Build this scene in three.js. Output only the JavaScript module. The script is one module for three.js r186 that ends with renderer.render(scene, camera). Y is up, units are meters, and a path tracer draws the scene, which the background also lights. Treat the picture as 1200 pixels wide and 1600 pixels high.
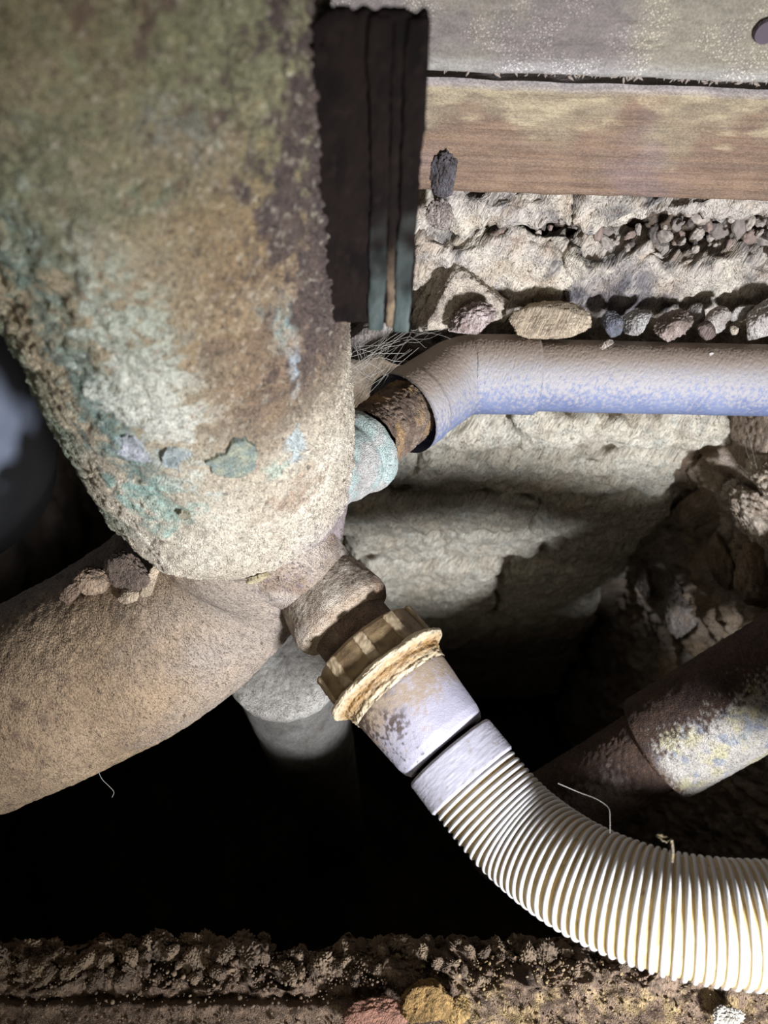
import * as THREE from 'three';
import { mergeGeometries, mergeVertices } from 'three/addons/utils/BufferGeometryUtils.js';
import { RectAreaLightUniformsLib } from 'three/addons/lights/RectAreaLightUniformsLib.js';
import { createNoise3D } from 'simplex-noise';

// ---------------------------------------------------------------- camera, light, exposure
const EYE = 1.05;                                    // lens height over the pit bottom
const PITCH = 58 * Math.PI / 180, FOV = 67;
const scene = new THREE.Scene();
scene.background = new THREE.Color(0.012, 0.012, 0.013);
const camera = new THREE.PerspectiveCamera(FOV, 1200 / 1600, 0.01, 20);
camera.position.set(0, EYE, 0);
camera.rotation.x = -PITCH;
camera.focus = 0.37;
camera.userData.fStop = 11;
const renderer = new THREE.WebGLRenderer({ antialias: true });
renderer.toneMapping = THREE.LinearToneMapping;
renderer.toneMappingExposure = 1.0;
renderer.shadowMap.enabled = true;
RectAreaLightUniformsLib.init();

const W = (x, y, z) => new THREE.Vector3(x, y + EYE, z);     // lens-relative metres to world
// hand-held torch, low on the near right, shining across the hole
const torch = new THREE.SpotLight(0xf2f5ff, 2.6, 0, 38 * Math.PI / 180, 0.8, 2);
torch.position.copy(W(0.24, -0.14, 0.26));
torch.target.position.copy(W(0.05, -0.33, -0.2));
torch.castShadow = true; torch.shadow.radius = 1.5;
torch.name = 'torch_beam';
scene.add(torch, torch.target);
// weak daylight of the room behind and to the left
const daylight = new THREE.RectAreaLight(0xfaf0e0, 5.8, 0.3, 0.2);
daylight.position.copy(W(-0.06, 0.07, 0.44));
daylight.lookAt(W(-0.08, -0.25, -0.2));
daylight.name = 'room_daylight';
scene.add(daylight);

// ---------------------------------------------------------------- helpers
const rng = (s) => () => { s = (s + 0x6d2b79f5) | 0; let t = Math.imul(s ^ (s >>> 15), 1 | s); t = (t + Math.imul(t ^ (t >>> 7), 61 | t)) ^ t; return ((t ^ (t >>> 14)) >>> 0) / 4294967296; };
const N3 = createNoise3D(rng(7));
const fbm = (x, y, z, f, o = 4, g = 0.5) => { let s = 0, a = 1, t = 0; for (let i = 0; i < o; i++) { s += a * N3(x * f + i * 17.3, y * f - i * 9.1, z * f + i * 4.7); t += a; a *= g; f *= 2.03; } return s / t; };
const billow = (x, y, z, f, o = 3) => { let s = 0, a = 1, t = 0; for (let i = 0; i < o; i++) { s += a * (1 - 2 * Math.abs(N3(x * f + i * 7.3, y * f, z * f - i * 3.1))); t += a; a *= 0.55; f *= 2.1; } return -s / t; };
const h3 = (i, j, k) => { let n = Math.imul(i, 374761393) ^ Math.imul(j, 668265263) ^ Math.imul(k, 2147483647 ^ 0x5bd1e995); n = Math.imul(n ^ (n >>> 13), 1274126177); return n ^ (n >>> 16); };
function crumb(x, y, z, f) {                         // rounded grains: 1 at a grain's middle, 0 between grains
  x *= f; y *= f; z *= f;
  const ix = Math.floor(x), iy = Math.floor(y), iz = Math.floor(z); let m = 9;
  for (let a = -1; a < 2; a++) for (let b = -1; b < 2; b++) for (let c = -1; c < 2; c++) {
    const h = h3(ix + a, iy + b, iz + c);
    const dx = ix + a + (h & 255) / 255 - x, dy = iy + b + ((h >> 8) & 255) / 255 - y, dz = iz + c + ((h >> 16) & 255) / 255 - z;
    const d = dx * dx + dy * dy + dz * dz; if (d < m) m = d;
  }
  return Math.max(0, 1 - m);
}
const sm = (a, b, x) => { const t = Math.min(1, Math.max(0, (x - a) / (b - a))); return t * t * (3 - 2 * t); };
const cl = (x, a = 0, b = 1) => Math.min(b, Math.max(a, x));
const C = (hex) => { const c = new THREE.Color(hex); return [c.r, c.g, c.b]; };
const mix = (a, b, t) => { t = cl(t); return [a[0] + (b[0] - a[0]) * t, a[1] + (b[1] - a[1]) * t, a[2] + (b[2] - a[2]) * t]; };
const sc = (a, s) => [a[0] * s, a[1] * s, a[2] * s];
const V = (x, y, z) => new THREE.Vector3(x, y, z);

const FPX = 800 / Math.tan(FOV * Math.PI / 360), cP = Math.cos(PITCH), sP = Math.sin(PITCH);
const ray = (px, py) => { const u = (px - 600) / FPX, v = -(py - 800) / FPX; return V(u, -sP + v * cP, -cP - v * sP); };
const at = (px, py, d) => ray(px, py).multiplyScalar(d).add(V(0, EYE, 0));
const onZ = (px, py, z) => { const r = ray(px, py); return r.multiplyScalar(z / r.z).add(V(0, EYE, 0)); };
const onX = (px, py, x) => { const r = ray(px, py); return r.multiplyScalar(x / r.x).add(V(0, EYE, 0)); };
const RK = 0.28, onR = (px, py, off) => { const r = ray(px, py); return r.multiplyScalar((0.245 + off + RK * 0.335) / (r.x - RK * r.z)).add(V(0, EYE, 0)); };
const onY = (px, py, y) => { const r = ray(px, py); return r.multiplyScalar(y / r.y).add(V(0, EYE, 0)); };

const taken = {};
const numbered = (n) => { taken[n] = (taken[n] ?? -1) + 1; return taken[n] ? `${n}_${String(taken[n]).padStart(3, '0')}` : n; };
function tag(o, label, category, group, kind) { if (label) o.userData.label = label; if (category) o.userData.category = category; if (group) o.userData.group = group; if (kind) o.userData.kind = kind; return o; }
function thing(name, label, category, pos = W(0, 0, 0), group, kind) { const g = new THREE.Group(); g.name = numbered(name); g.position.copy(pos); scene.add(g); return tag(g, label, category, group, kind); }
function part(name, geo, mat, parent = scene, label) {
  const m = new THREE.Mesh(geo, mat); m.name = parent === scene ? numbered(name) : name; m.castShadow = m.receiveShadow = true; parent.add(m);
  if (label) m.userData.label = label; return m;
}
const local = (geo, o) => geo.translate(-o.position.x, -o.position.y, -o.position.z);

function grid(nu, nv, f, flip = false) {             // f(u, v) -> {p, c, uv}
  const P = new Float32Array((nu + 1) * (nv + 1) * 3), K = new Float32Array(P.length), T = new Float32Array((nu + 1) * (nv + 1) * 2), I = [];
  let n = 0;
  for (let j = 0; j <= nv; j++) for (let i = 0; i <= nu; i++, n++) {
    const q = f(i / nu, j / nv); P.set([q.p.x, q.p.y, q.p.z], n * 3); K.set(q.c, n * 3); T.set(q.uv, n * 2);
    if (i < nu && j < nv) { const a = n, b = n + 1, c = n + nu + 1, d = c + 1; flip ? I.push(a, c, b, b, c, d) : I.push(a, b, c, b, d, c); }
  }
  const g = new THREE.BufferGeometry();
  g.setAttribute('position', new THREE.BufferAttribute(P, 3)); g.setAttribute('color', new THREE.BufferAttribute(K, 3)); g.setAttribute('uv', new THREE.BufferAttribute(T, 2));
  g.setIndex(I); g.computeVertexNormals(); return g;
}
function weld(g, nu, nv) {                           // same normal on both sides of a tube's seam
  const n = g.attributes.normal;
  for (let j = 0; j <= nv; j++) { const a = j * (nu + 1), b = a + nu; const x = n.getX(a) + n.getX(b), y = n.getY(a) + n.getY(b), z = n.getZ(a) + n.getZ(b), l = Math.hypot(x, y, z) || 1; n.setXYZ(a, x / l, y / l, z / l); n.setXYZ(b, x / l, y / l, z / l); }
  return g;
}
// a tube along a curve; r(t, a) base radius, h(p, t, a, dir) relief, col(p, t, a, dir, relief) base colour
function tube(curve, nu, nv, ref, r, h, col) {
  const L = curve.getLength(), cache = [];
  for (let j = 0; j <= nv; j++) { const t = j / nv, c = curve.getPointAt(t), T = curve.getTangentAt(t), B = V().crossVectors(T, ref).normalize(), N = V().crossVectors(B, T); cache.push([c, N, B]); }
  return weld(grid(nu, nv, (u, v) => {
    const [c, N, B] = cache[Math.round(v * nv)], a = u * Math.PI * 2 + Math.PI, d = V().addScaledVector(N, Math.cos(a)).addScaledVector(B, Math.sin(a)), r0 = r(v, a);
    const p = c.clone().addScaledVector(d, r0), k = h ? h(p, v, a, d) : 0, c0 = col(p, v, a, d, k);
    return { p: p.addScaledVector(d, k), c: c0, uv: [u * 2 * Math.PI * 0.02, v * L] };
  }), nu, nv);
}
const line = (a, b) => new THREE.LineCurve3(a, b);
const spline = (...p) => new THREE.CatmullRomCurve3(p, false, 'centripetal');
function resample(prof, step) {                      // [r, y] polyline -> even points with their normals
  const out = [];
  for (let i = 0; i + 1 < prof.length; i++) {
    const [a, b] = [prof[i], prof[i + 1]], l = Math.hypot(b[0] - a[0], b[1] - a[1]), n = Math.max(1, Math.round(l / step));
    for (let k = 0; k < n; k++) out.push([a[0] + (b[0] - a[0]) * k / n, a[1] + (b[1] - a[1]) * k / n]);
  }
  out.push(prof[prof.length - 1]); return out;
}
function lathe(prof, step, nu, h, col) {             // turned about +y; a = angle, v = along the profile
  const q = resample(prof, step), nv = q.length - 1;
  const nr = q.map((_, i) => { const a = q[Math.max(0, i - 1)], b = q[Math.min(nv, i + 1)], l = Math.hypot(b[0] - a[0], b[1] - a[1]) || 1; return [(b[1] - a[1]) / l, -(b[0] - a[0]) / l]; });
  const rm = Math.max(...q.map((p) => p[0])); let s = 0; const arc = q.map((p, i) => i ? (s += Math.hypot(p[0] - q[i - 1][0], p[1] - q[i - 1][1])) : 0);
  return weld(grid(nu, nv, (u, v) => {
    const i = Math.round(v * nv), a = u * Math.PI * 2, ca = Math.cos(a), sa = Math.sin(a), [r, y] = q[i], [nx, ny] = nr[i];
    const p = V(ca * r, y, sa * r), d = V(ca * nx, ny, sa * nx), k = h ? h(p, v, a, d) : 0, c = col(p, v, a, d, k);
    return { p: p.addScaledVector(d, k), c, uv: [u * 2 * Math.PI * rm, arc[i]] };
  }, true), nu, nv);
}
function paint(g, col) {                             // vertex colours and metre uv from the position
  const p = g.attributes.position, K = new Float32Array(p.count * 3), T = new Float32Array(p.count * 2), n = g.attributes.normal;
  for (let i = 0; i < p.count; i++) { const q = V().fromBufferAttribute(p, i); K.set(col(q, n ? V().fromBufferAttribute(n, i) : null), i * 3); T.set([q.x + q.z * 0.7, q.y + q.z * 0.6 + q.x * 0.1], i * 2); }
  g.setAttribute('color', new THREE.BufferAttribute(K, 3)); g.setAttribute('uv', new THREE.BufferAttribute(T, 2)); return g;
}
function rock(seed, size, { detail = 16, planes = 11, soft = 0.07, rough = 0.05, f = 3, cuts: own, col }) {   // a broken stone of that size, centred on 0
  const R = rng(seed), g0 = new THREE.IcosahedronGeometry(1, detail); g0.deleteAttribute('uv'); g0.deleteAttribute('normal');
  const g = mergeVertices(g0, 1e-5), p = g.attributes.position, cuts = [];
  for (let i = 0; i < planes; i++) { const z = R() * 2 - 1, a = R() * 6.283, s = Math.sqrt(1 - z * z); cuts.push([V(s * Math.cos(a), s * Math.sin(a), z), 0.62 + R() * 0.34]); }
  if (own) cuts.splice(0, 99, ...own.map(([x, y, z, k]) => [V(x, y, z).normalize(), k]));
  for (let i = 0; i < p.count; i++) {
    const d = V().fromBufferAttribute(p, i); let s = 0;
    for (const [n, k] of cuts) { const c = d.dot(n); if (c > 0.05) s += Math.pow(c / k, 1 / soft); }
    let r = Math.min(1, Math.pow(s + 1e-9, -soft)); 
    r *= 1 + rough * fbm(d.x + seed, d.y, d.z, f, 4) + rough * 0.5 * billow(d.x - seed, d.y, d.z, f * 2.5, 2);
    p.setXYZ(i, d.x * r * size[0] / 2, d.y * r * size[1] / 2, d.z * r * size[2] / 2);
  }
  g.computeVertexNormals();
  return paint(g, col);
}
function block(seed, w, h, d, { round = 0.3, rough = 0.002, wob = 0.004, step = 0.002, f = 60, col }) {   // a rough squared stone, centred on 0
  const g0 = new THREE.BoxGeometry(w, h, d, Math.max(4, Math.min(90, Math.round(w / step))), Math.max(4, Math.min(60, Math.round(h / step))), Math.max(3, Math.round(d / step / 2)));
  g0.deleteAttribute('uv'); g0.deleteAttribute('normal');
  const g = mergeVertices(g0, 1e-6), p = g.attributes.position, rr = Math.min(w, h, d) * round;
  for (let i = 0; i < p.count; i++) {
    const q = V().fromBufferAttribute(p, i), c = V(cl(q.x, -w / 2 + rr, w / 2 - rr), cl(q.y, -h / 2 + rr, h / 2 - rr), cl(q.z, -d / 2 + rr, d / 2 - rr)), n = q.clone().sub(c); const l = n.length() || 1; n.multiplyScalar(1 / l);
    q.copy(c).addScaledVector(n, rr);
    const s = seed * 3.7;
    q.x += wob * fbm(q.x + s, q.y, q.z, 22, 2); q.y += wob * fbm(q.x, q.y + s, q.z, 22, 2);
    q.addScaledVector(n, rough * (fbm(q.x + s, q.y, q.z, f, 4, 0.55) + 0.5 * billow(q.x, q.y - s, q.z, f * 2.2, 2)));
    p.setXYZ(i, q.x, q.y, q.z);
  }
  g.computeVertexNormals();
  return paint(g, col);
}

// ---------------------------------------------------------------- textures and materials
function tile(size, f) {                             // repeating texture; f(noise) gets a periodic noise(x, y, cells, seed)
  const lat = (i, j, n, s) => (h3(((i % n) + n) % n, ((j % n) + n) % n, s) & 65535) / 65535;
  const noise = (x, y, n, s = 0) => { x *= n; y *= n; const i = Math.floor(x), j = Math.floor(y); let a = x - i, b = y - j; a = a * a * (3 - 2 * a); b = b * b * (3 - 2 * b); return (lat(i, j, n, s) * (1 - a) + lat(i + 1, j, n, s) * a) * (1 - b) + (lat(i, j + 1, n, s) * (1 - a) + lat(i + 1, j + 1, n, s) * a) * b; };
  const cells = (x, y, n, s = 0) => { x *= n; y *= n; const i = Math.floor(x), j = Math.floor(y); let m = 9; for (let a = -1; a < 2; a++) for (let b = -1; b < 2; b++) { const dx = i + a + lat(i + a, j + b, n, s) - x, dy = j + b + lat(i + a, j + b, n, s + 99) - y; m = Math.min(m, dx * dx + dy * dy); } return Math.sqrt(m); };
  const D = new Uint8Array(size * size * 4);
  for (let y = 0, o = 0; y < size; y++) for (let x = 0; x < size; x++, o += 4) { const c = f(x / size, y / size, noise, cells); D[o] = cl(c[0]) * 255; D[o + 1] = cl(c[1]) * 255; D[o + 2] = cl(c[2]) * 255; D[o + 3] = 255; }
  const t = new THREE.DataTexture(D, size, size); t.wrapS = t.wrapT = THREE.RepeatWrapping; t.magFilter = THREE.LinearFilter; t.minFilter = THREE.LinearFilter; t.needsUpdate = true; return t;
}
const g1 = (v) => [v, v, v];
const gritH = tile(1024, (x, y, n, c) => g1(0.42 * (1 - c(x, y, 70, 1)) + 0.25 * (1 - c(x, y, 130, 2)) + 0.2 * n(x, y, 40, 3) + 0.2 * n(x, y, 12, 4)));
const fineH = tile(512, (x, y, n) => g1(0.4 * n(x, y, 24, 1) + 0.35 * n(x, y, 70, 2) + 0.3 * n(x, y, 160, 3)));
const woodH = tile(1024, (x, y, n) => { const w = y + 0.02 * n(x, y, 3, 11); return g1(0.5 * n(x, w, 4, 2) * 0.3 + 0.35 * n(0.1, w, 60, 12) + 0.25 * n(0.3, w, 140, 13) + 0.2 * n(x, y, 200, 14)); });
const speck = tile(1024, (x, y, n, c) => { const v = 0.86 + 0.2 * (n(x, y, 60, 1) - 0.5) + 0.42 * (n(x, y, 190, 2) - 0.5) + 0.14 * (n(x, y, 15, 3) - 0.5); const w = sm(0.28, 0.16, c(x, y, 80, 5)) * 0.3; const k = sm(0.75, 0.95, n(x, y, 90, 9)) * 0.3; return [v + w - k, v + w - k * 1.05, v + w * 0.95 - k * 1.1]; });
speck.colorSpace = THREE.SRGBColorSpace;
const plank = tile(1024, (x, y, n) => g1(0.9 + 0.08 * (n(0.1 + x * 0.03, y, 70, 12) - 0.5) + 0.08 * (n(x * 0.2, y, 150, 13) - 0.5) + 0.24 * (n(x, y, 190, 2) - 0.5) + 0.1 * (n(x, y, 12, 4) - 0.5) + 0.5 * sm(0.86, 1, n(x, y, 110, 15))));
const dusted = tile(1024, (x, y, n, c) => { const d = sm(0.5, 0.85, n(x, y, 7, 31) + 0.3 * (n(x, y, 20, 32) - 0.5)); const s = sm(0.22, 0.12, c(x, y, 44, 33)) * d + sm(0.26, 0.14, c(x, y, 100, 34)) * (0.08 + 0.6 * d); return g1(0.72 + 0.14 * (n(x, y, 150, 35) - 0.5) + 0.1 * (n(x * 0.3, y, 60, 36) - 0.5) + 0.4 * s); });
dusted.colorSpace = THREE.SRGBColorSpace;
plank.colorSpace = THREE.SRGBColorSpace;
const rep = (t, m, mY = m) => { const k = t.clone(); k.repeat.set(1 / m, 1 / mY); k.needsUpdate = true; return k; };
const grit40 = rep(gritH, 0.04), fine30 = rep(fineH, 0.03), speck45 = rep(speck, 0.045), speck80 = rep(speck, 0.08), grit90 = rep(gritH, 0.09);
const M = (name, o) => { const m = new THREE.MeshStandardMaterial({ vertexColors: true, roughness: 0.9, ...o }); m.name = name; return m; };
const mCrust = M('crusted metal', { map: speck45, bumpMap: grit40, bumpScale: 0.0013 });
const mDusty = M('dusty metal', { map: speck45, bumpMap: grit40, bumpScale: 0.001, roughness: 0.95 });
const mStone = M('stone', { map: speck80, bumpMap: grit90, bumpScale: 0.0009, roughness: 0.97 });
const mRock = M('broken stone', { map: speck45, bumpMap: grit40, bumpScale: 0.0008, roughness: 0.95 });
const mSoil = M('soil', { map: speck45, bumpMap: grit40, bumpScale: 0.001, roughness: 1 });
const mWood = M('old timber', { map: rep(plank, 0.11, 0.06), bumpMap: rep(woodH, 0.12, 0.06), bumpScale: 0.0004, roughness: 0.75 });
const mBoard = M('dusty board', { map: rep(dusted, 0.09), bumpMap: rep(woodH, 0.12, 0.06), bumpScale: 0.0003, roughness: 0.75 });
const mPlastic = M('dusty plastic', { bumpMap: fine30, bumpScale: 0.00015, roughness: 0.55 });
const mWhite = M('white plastic', { roughness: 0.42, bumpMap: fine30, bumpScale: 0.00006 });
const mGrey = M('grey plastic under dust', { roughness: 0.6, bumpMap: grit40, bumpScale: 0.00025 });
const mPlain = new THREE.MeshPhysicalMaterial({ name: 'dark metal', vertexColors: true, specularIntensity: 0.2, roughness: 0.95, bumpMap: fine30, bumpScale: 0.0003 });
const mCeramic = M('glazed ceramic', { roughness: 0.6 });
const mThread = new THREE.MeshStandardMaterial({ color: 0xb5b1a6, roughness: 0.8 }); mThread.name = 'web thread';
const mChip = M('stone bits', { roughness: 0.97 });
const mRubber = M('rubber', { roughness: 0.6, bumpMap: fine30, bumpScale: 0.0004 });

// ---------------------------------------------------------------- the setting
const WZ = -0.335, RX = 0.245, LX = -0.46;
const cLime = C('#d8d2c0'), cBeige = C('#c9bda6'), cSoot = C('#5b564f'), cMort = C('#b3a58f'), cBrown = C('#7c6a56'), cRed = C('#8d5f50'), cLoam = C('#5f5142');
const limeCol = (s) => (p) => {
  const k = fbm(p.x + s, p.y, p.z, 18, 4), m = fbm(p.x, p.y + s, p.z, 55, 3);
  let c = mix(cLime, cBeige, 0.45 + 0.8 * k); c = mix(c, C('#b9bdb2'), sm(0.1, 0.6, m) * 0.5); return mix(c, cBrown, sm(0.35, 0.75, fbm(p.x, p.y, p.z + s, 30, 4)) * 0.45);
};
const beigeCol = (s, soot = 0.3) => (p) => {
  const k = fbm(p.x + s, p.y, p.z, 22, 4), m = fbm(p.x, p.y + s, p.z, 45, 4);
  let c = mix(C('#cdc3b0'), C('#b5aca2'), 0.5 + k); c = mix(c, C('#5f5c5e'), sm(0.2 - soot, 0.6, m) * 0.85); c = mix(c, C('#a8937a'), sm(0.1, 0.5, fbm(p.x - s, p.y, p.z, 35, 3)) * 0.5); return mix(c, cRed, sm(0.5, 0.75, fbm(p.x, p.y - s, p.z, 60, 3)) * 0.4);
};
// back wall: lime-washed rubble masonry going down into the hole
const wallB = thing('wall_back', null, null, W(0, -0.52, WZ), null, 'structure');
{
  const y0 = -1.06, y1 = -0.13, x0 = -0.5, x1 = 0.34;
  const g = grid(310, 410, (u, v) => {
    const x = x0 + (x1 - x0) * u, y = y1 + (y0 - y1) * v;
    const top = sm(-0.34, -0.31, y);                   // crumbling, dry masonry above the pipe
    let z = WZ - 0.009 - 0.3 * sm(-0.135, -0.165, x + 0.01 * fbm(0, y, 4, 20, 2)) + 0.004 * fbm(x, y, 0, 14, 3) + 0.0022 * fbm(x, y, 1, 60, 4);
    z += top * (0.006 * billow(x, y, 2, 45, 3) + 0.0025 * crumb(x, y, 0.3, 130) - 0.018);
    const k = fbm(x, y, 3, 25, 4);
    let c = mix(mix(cMort, cLime, 0.15), cBrown, 0.75 + k * 0.7);
    c = mix(c, mix(C('#8c8078'), C('#4d443c'), 0.5 + fbm(x, y, 8, 90, 3)), top * 0.75);
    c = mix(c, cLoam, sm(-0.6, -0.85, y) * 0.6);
    return { p: W(x, y, z), c, uv: [x, y] };
  }, true);
  part('mortar', local(g, wallB), mStone, wallB);
  part('wall_core', local(paint(new THREE.BoxGeometry(0.45, 0.98, 0.08), () => cLoam).translate(0.11, EYE - 0.6, WZ - 0.066), wallB), mStone, wallB);
  let seed = 1;
  const course = (px0, py0, px1, py1, out, colour, o = {}) => {       // a stone whose face spans these places of the wall
    const a = onZ((px0 + px1) / 2, py0, WZ), b = onZ((px0 + px1) / 2, py1, WZ), ym = (py0 + py1) / 2, xa = onZ(px0, ym, WZ).x, xb = onZ(px1, ym, WZ).x, dep = 0.03;
    const g = block(seed++, xb - xa, a.y - b.y, dep, { col: colour, step: 0.002, ...o });
    const m = part('stone', g, mStone, wallB); m.position.set((xa + xb) / 2, (a.y + b.y) / 2, WZ + out - dep / 2).sub(wallB.position); return m;
  };
  const L = { round: 0.36, rough: 0.004, wob: 0.009, f: 34 };
  course(470, 655, 815, 694, 0.010, limeCol(1), L); course(800, 640, 1150, 688, 0.012, limeCol(2), L);
  course(560, 695, 652, 760, 0.004, limeCol(3), L); course(640, 698, 1060, 760, 0.010, limeCol(4), L);
  course(500, 772, 838, 824, 0.010, limeCol(5), L); course(835, 768, 1040, 842, 0.006, limeCol(6), L);
  course(540, 826, 694, 866, 0.008, limeCol(7), L); course(690, 830, 844, 872, 0.004, limeCol(8), L); course(845, 846, 985, 905, 0.003, limeCol(9), L);
  course(560, 872, 776, 955, 0.012, limeCol(10), L); course(785, 880, 945, 960, 0.006, limeCol(11), L);
  course(420, 965, 640, 1080, 0.004, limeCol(12), L); course(640, 968, 900, 1090, 0.003, limeCol(13), L);
  const D = { round: 0.3, rough: 0.0055, wob: 0.012, f: 48 };
  course(640, 372, 864, 530, 0.009, beigeCol(21, 0.0), D).rotation.z = 0.03;
  course(872, 396, 1215, 530, 0.008, ((f) => (p) => mix(f(p), C('#57535a'), sm(1.1, 0.3, Math.hypot((p.x + 0.035) / 0.04, (p.y - 0.006) / 0.022) + 0.7 * fbm(p.x, p.y, p.z, 50, 4)) * 0.8))(beigeCol(22, 0.25)), D).rotation.z = -0.02;
  course(705, 284, 885, 338, 0.008, beigeCol(23, 0.2), D).rotation.z = 0.09;
  course(908, 283, 1010, 345, 0.007, beigeCol(24, 0.45), D);
  course(1030, 290, 1230, 324, 0.006, beigeCol(25, 0.3), D);
  course(560, 300, 690, 400, 0.004, beigeCol(26, 0.2), D); course(540, 410, 636, 520, 0.004, beigeCol(27, 0.2), D);
  // broken bits wedged in the crumbling bed joint
  const R = rng(31), bit = [0, 1, 2, 3, 4].map((i) => rock(90 + i, [1, 0.75, 0.7], { detail: 5, planes: 8, rough: 0.2, col: (p) => mix([C('#a3998f'), C('#857b73'), C('#8f7a6f'), C('#4c4642'), C('#b5aa9c')][i], C('#6d645d'), 0.4 + fbm(p.x, p.y, p.z, 3, 3)) }));
  for (let i = 0; i < 110; i++) {
    const px = i < 80 ? 930 + R() * 280 : 690 + R() * 240, py = i < 80 ? 322 + R() * 75 : 345 + R() * 40 - (px - 690) * 0.08, q = onZ(px, py, WZ), s = 0.003 + R() * R() * 0.013;
    const m = part('stone_chip', bit[i % 5], mChip, wallB); m.scale.set(s * (0.7 + 0.8 * R()), s, s * (0.7 + 0.6 * R())); m.rotation.set(R() * 6, R() * 6, R() * 6); m.position.copy(q).add(V(0, 0, -0.009 + R() * 0.012)).sub(wallB.position);
  }
}
// right wall: earth and rubble
const wallR = thing('wall_right', null, null, W(RX, -0.52, -0.15), null, 'structure');
{
  const g = grid(200, 270, (u, v) => {
    const z = WZ - 0.03 + 0.42 * u, y = -0.24 - 0.82 * v;
    let x = RX + 0.012 * fbm(0, y, z, 12, 3) + 0.008 * billow(1, y, z, 30, 3) - 0.004 * crumb(3, y, z, 90) + 0.002 * fbm(2, y, z, 150, 3);
    x += RK * (z - WZ);
    const k = fbm(5, y, z, 16, 4); let c = mix(C('#c0a787'), C('#c6b8a8'), 0.5 + k); c = mix(c, C('#8a7660'), sm(0, 0.5, fbm(9, y, z, 40, 4)) * 0.7);
    return { p: W(x, y, z), c, uv: [z, y] };
  }, true);
  part('earth_face', local(g, wallR), mSoil, wallR);
  part('wall_core', local(paint(new THREE.BoxGeometry(0.08, 0.9, 0.5), () => cLoam).rotateY(Math.atan(RK)).translate(RX + 0.095 + RK * 0.185, EYE - 0.63, -0.15), wallR), mStone, wallR);
  const st = (seed, px, py, x, size, rot, hex, o = {}) => { const m = part('stone', rock(seed, size, { detail: 18, rough: 0.09, col: (p) => mix(C(hex), C('#b09c86'), 0.3 + fbm(p.x + seed, p.y, p.z, 60, 3)), ...o }), mRock, wallR); m.position.copy(onR(px, py, x - 0.245)).sub(wallR.position); m.rotation.set(...rot); };
  st(201, 1185, 690, 0.242, [0.03, 0.055, 0.06], [0.3, 0.2, 0.2], '#9b8a78');
  st(202, 1180, 800, 0.232, [0.03, 0.05, 0.05], [0.2, 0.5, 0.8], '#d2c4b0', { rough: 0.16 });
  st(203, 1150, 770, 0.235, [0.02, 0.02, 0.02], [1, 0.5, 0.8], '#cfc6b8', { rough: 0.16 });
  st(204, 1205, 740, 0.235, [0.03, 0.05, 0.03], [1, 0.5, 0.2], '#cdbfa9', { rough: 0.14 });
  st(205, 1062, 955, 0.235, [0.03, 0.05, 0.05], [0.5, 0.2, 0.4], '#a39a90');
  st(206, 1090, 790, 0.24, [0.02, 0.06, 0.035], [0.2, 0, -0.3], '#8a7a66');
  st(207, 1190, 900, 0.24, [0.03, 0.06, 0.06], [0.3, 0.2, 0.9], '#9b8468');
  st(208, 1010, 900, 0.24, [0.02, 0.05, 0.04], [0.9, 0.2, 0.4], '#8f867c');
  st(209, 1125, 870, 0.243, [0.02, 0.07, 0.05], [0.1, 0.1, 0.4], '#9b8468');
}
{ // far side and bottom of the hole
  const soil = (p) => mix(C('#4d4238'), C('#6b5d4e'), 0.5 + fbm(p.x, p.y, p.z, 14, 4));
  const l = thing('wall_left', null, null, W(LX, -0.52, -0.1), null, 'structure');
  part('earth_face', local(grid(90, 150, (u, v) => { const z = WZ - 0.33 + 0.72 * u, y = -0.1 - 0.96 * v, p = W(LX + 0.02 * fbm(4, y, z, 9, 4), y, z); return { p, c: soil(p), uv: [z, y] }; }), l), mSoil, l);
  part('wall_core', local(paint(new THREE.BoxGeometry(0.08, 1, 0.8), () => cLoam).translate(LX - 0.07, EYE - 0.58, -0.27), l), mStone, l);
  const f = thing('floor', null, null, W(-0.1, -1.05, -0.15), null, 'structure');
  part('earth_floor', local(grid(110, 60, (u, v) => { const x = LX - 0.05 + 0.85 * u, z = 0.08 - 0.76 * v, p = W(x, -1.045 + 0.02 * fbm(x, 3, z, 12, 4), z); return { p, c: soil(p), uv: [x, z] }; }), f), mSoil, f);
  part('floor_core', local(paint(new THREE.BoxGeometry(0.86, 0.06, 0.8), () => cLoam).translate(-0.1, EYE - 1.1, -0.3), f), mStone, f);
}
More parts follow.
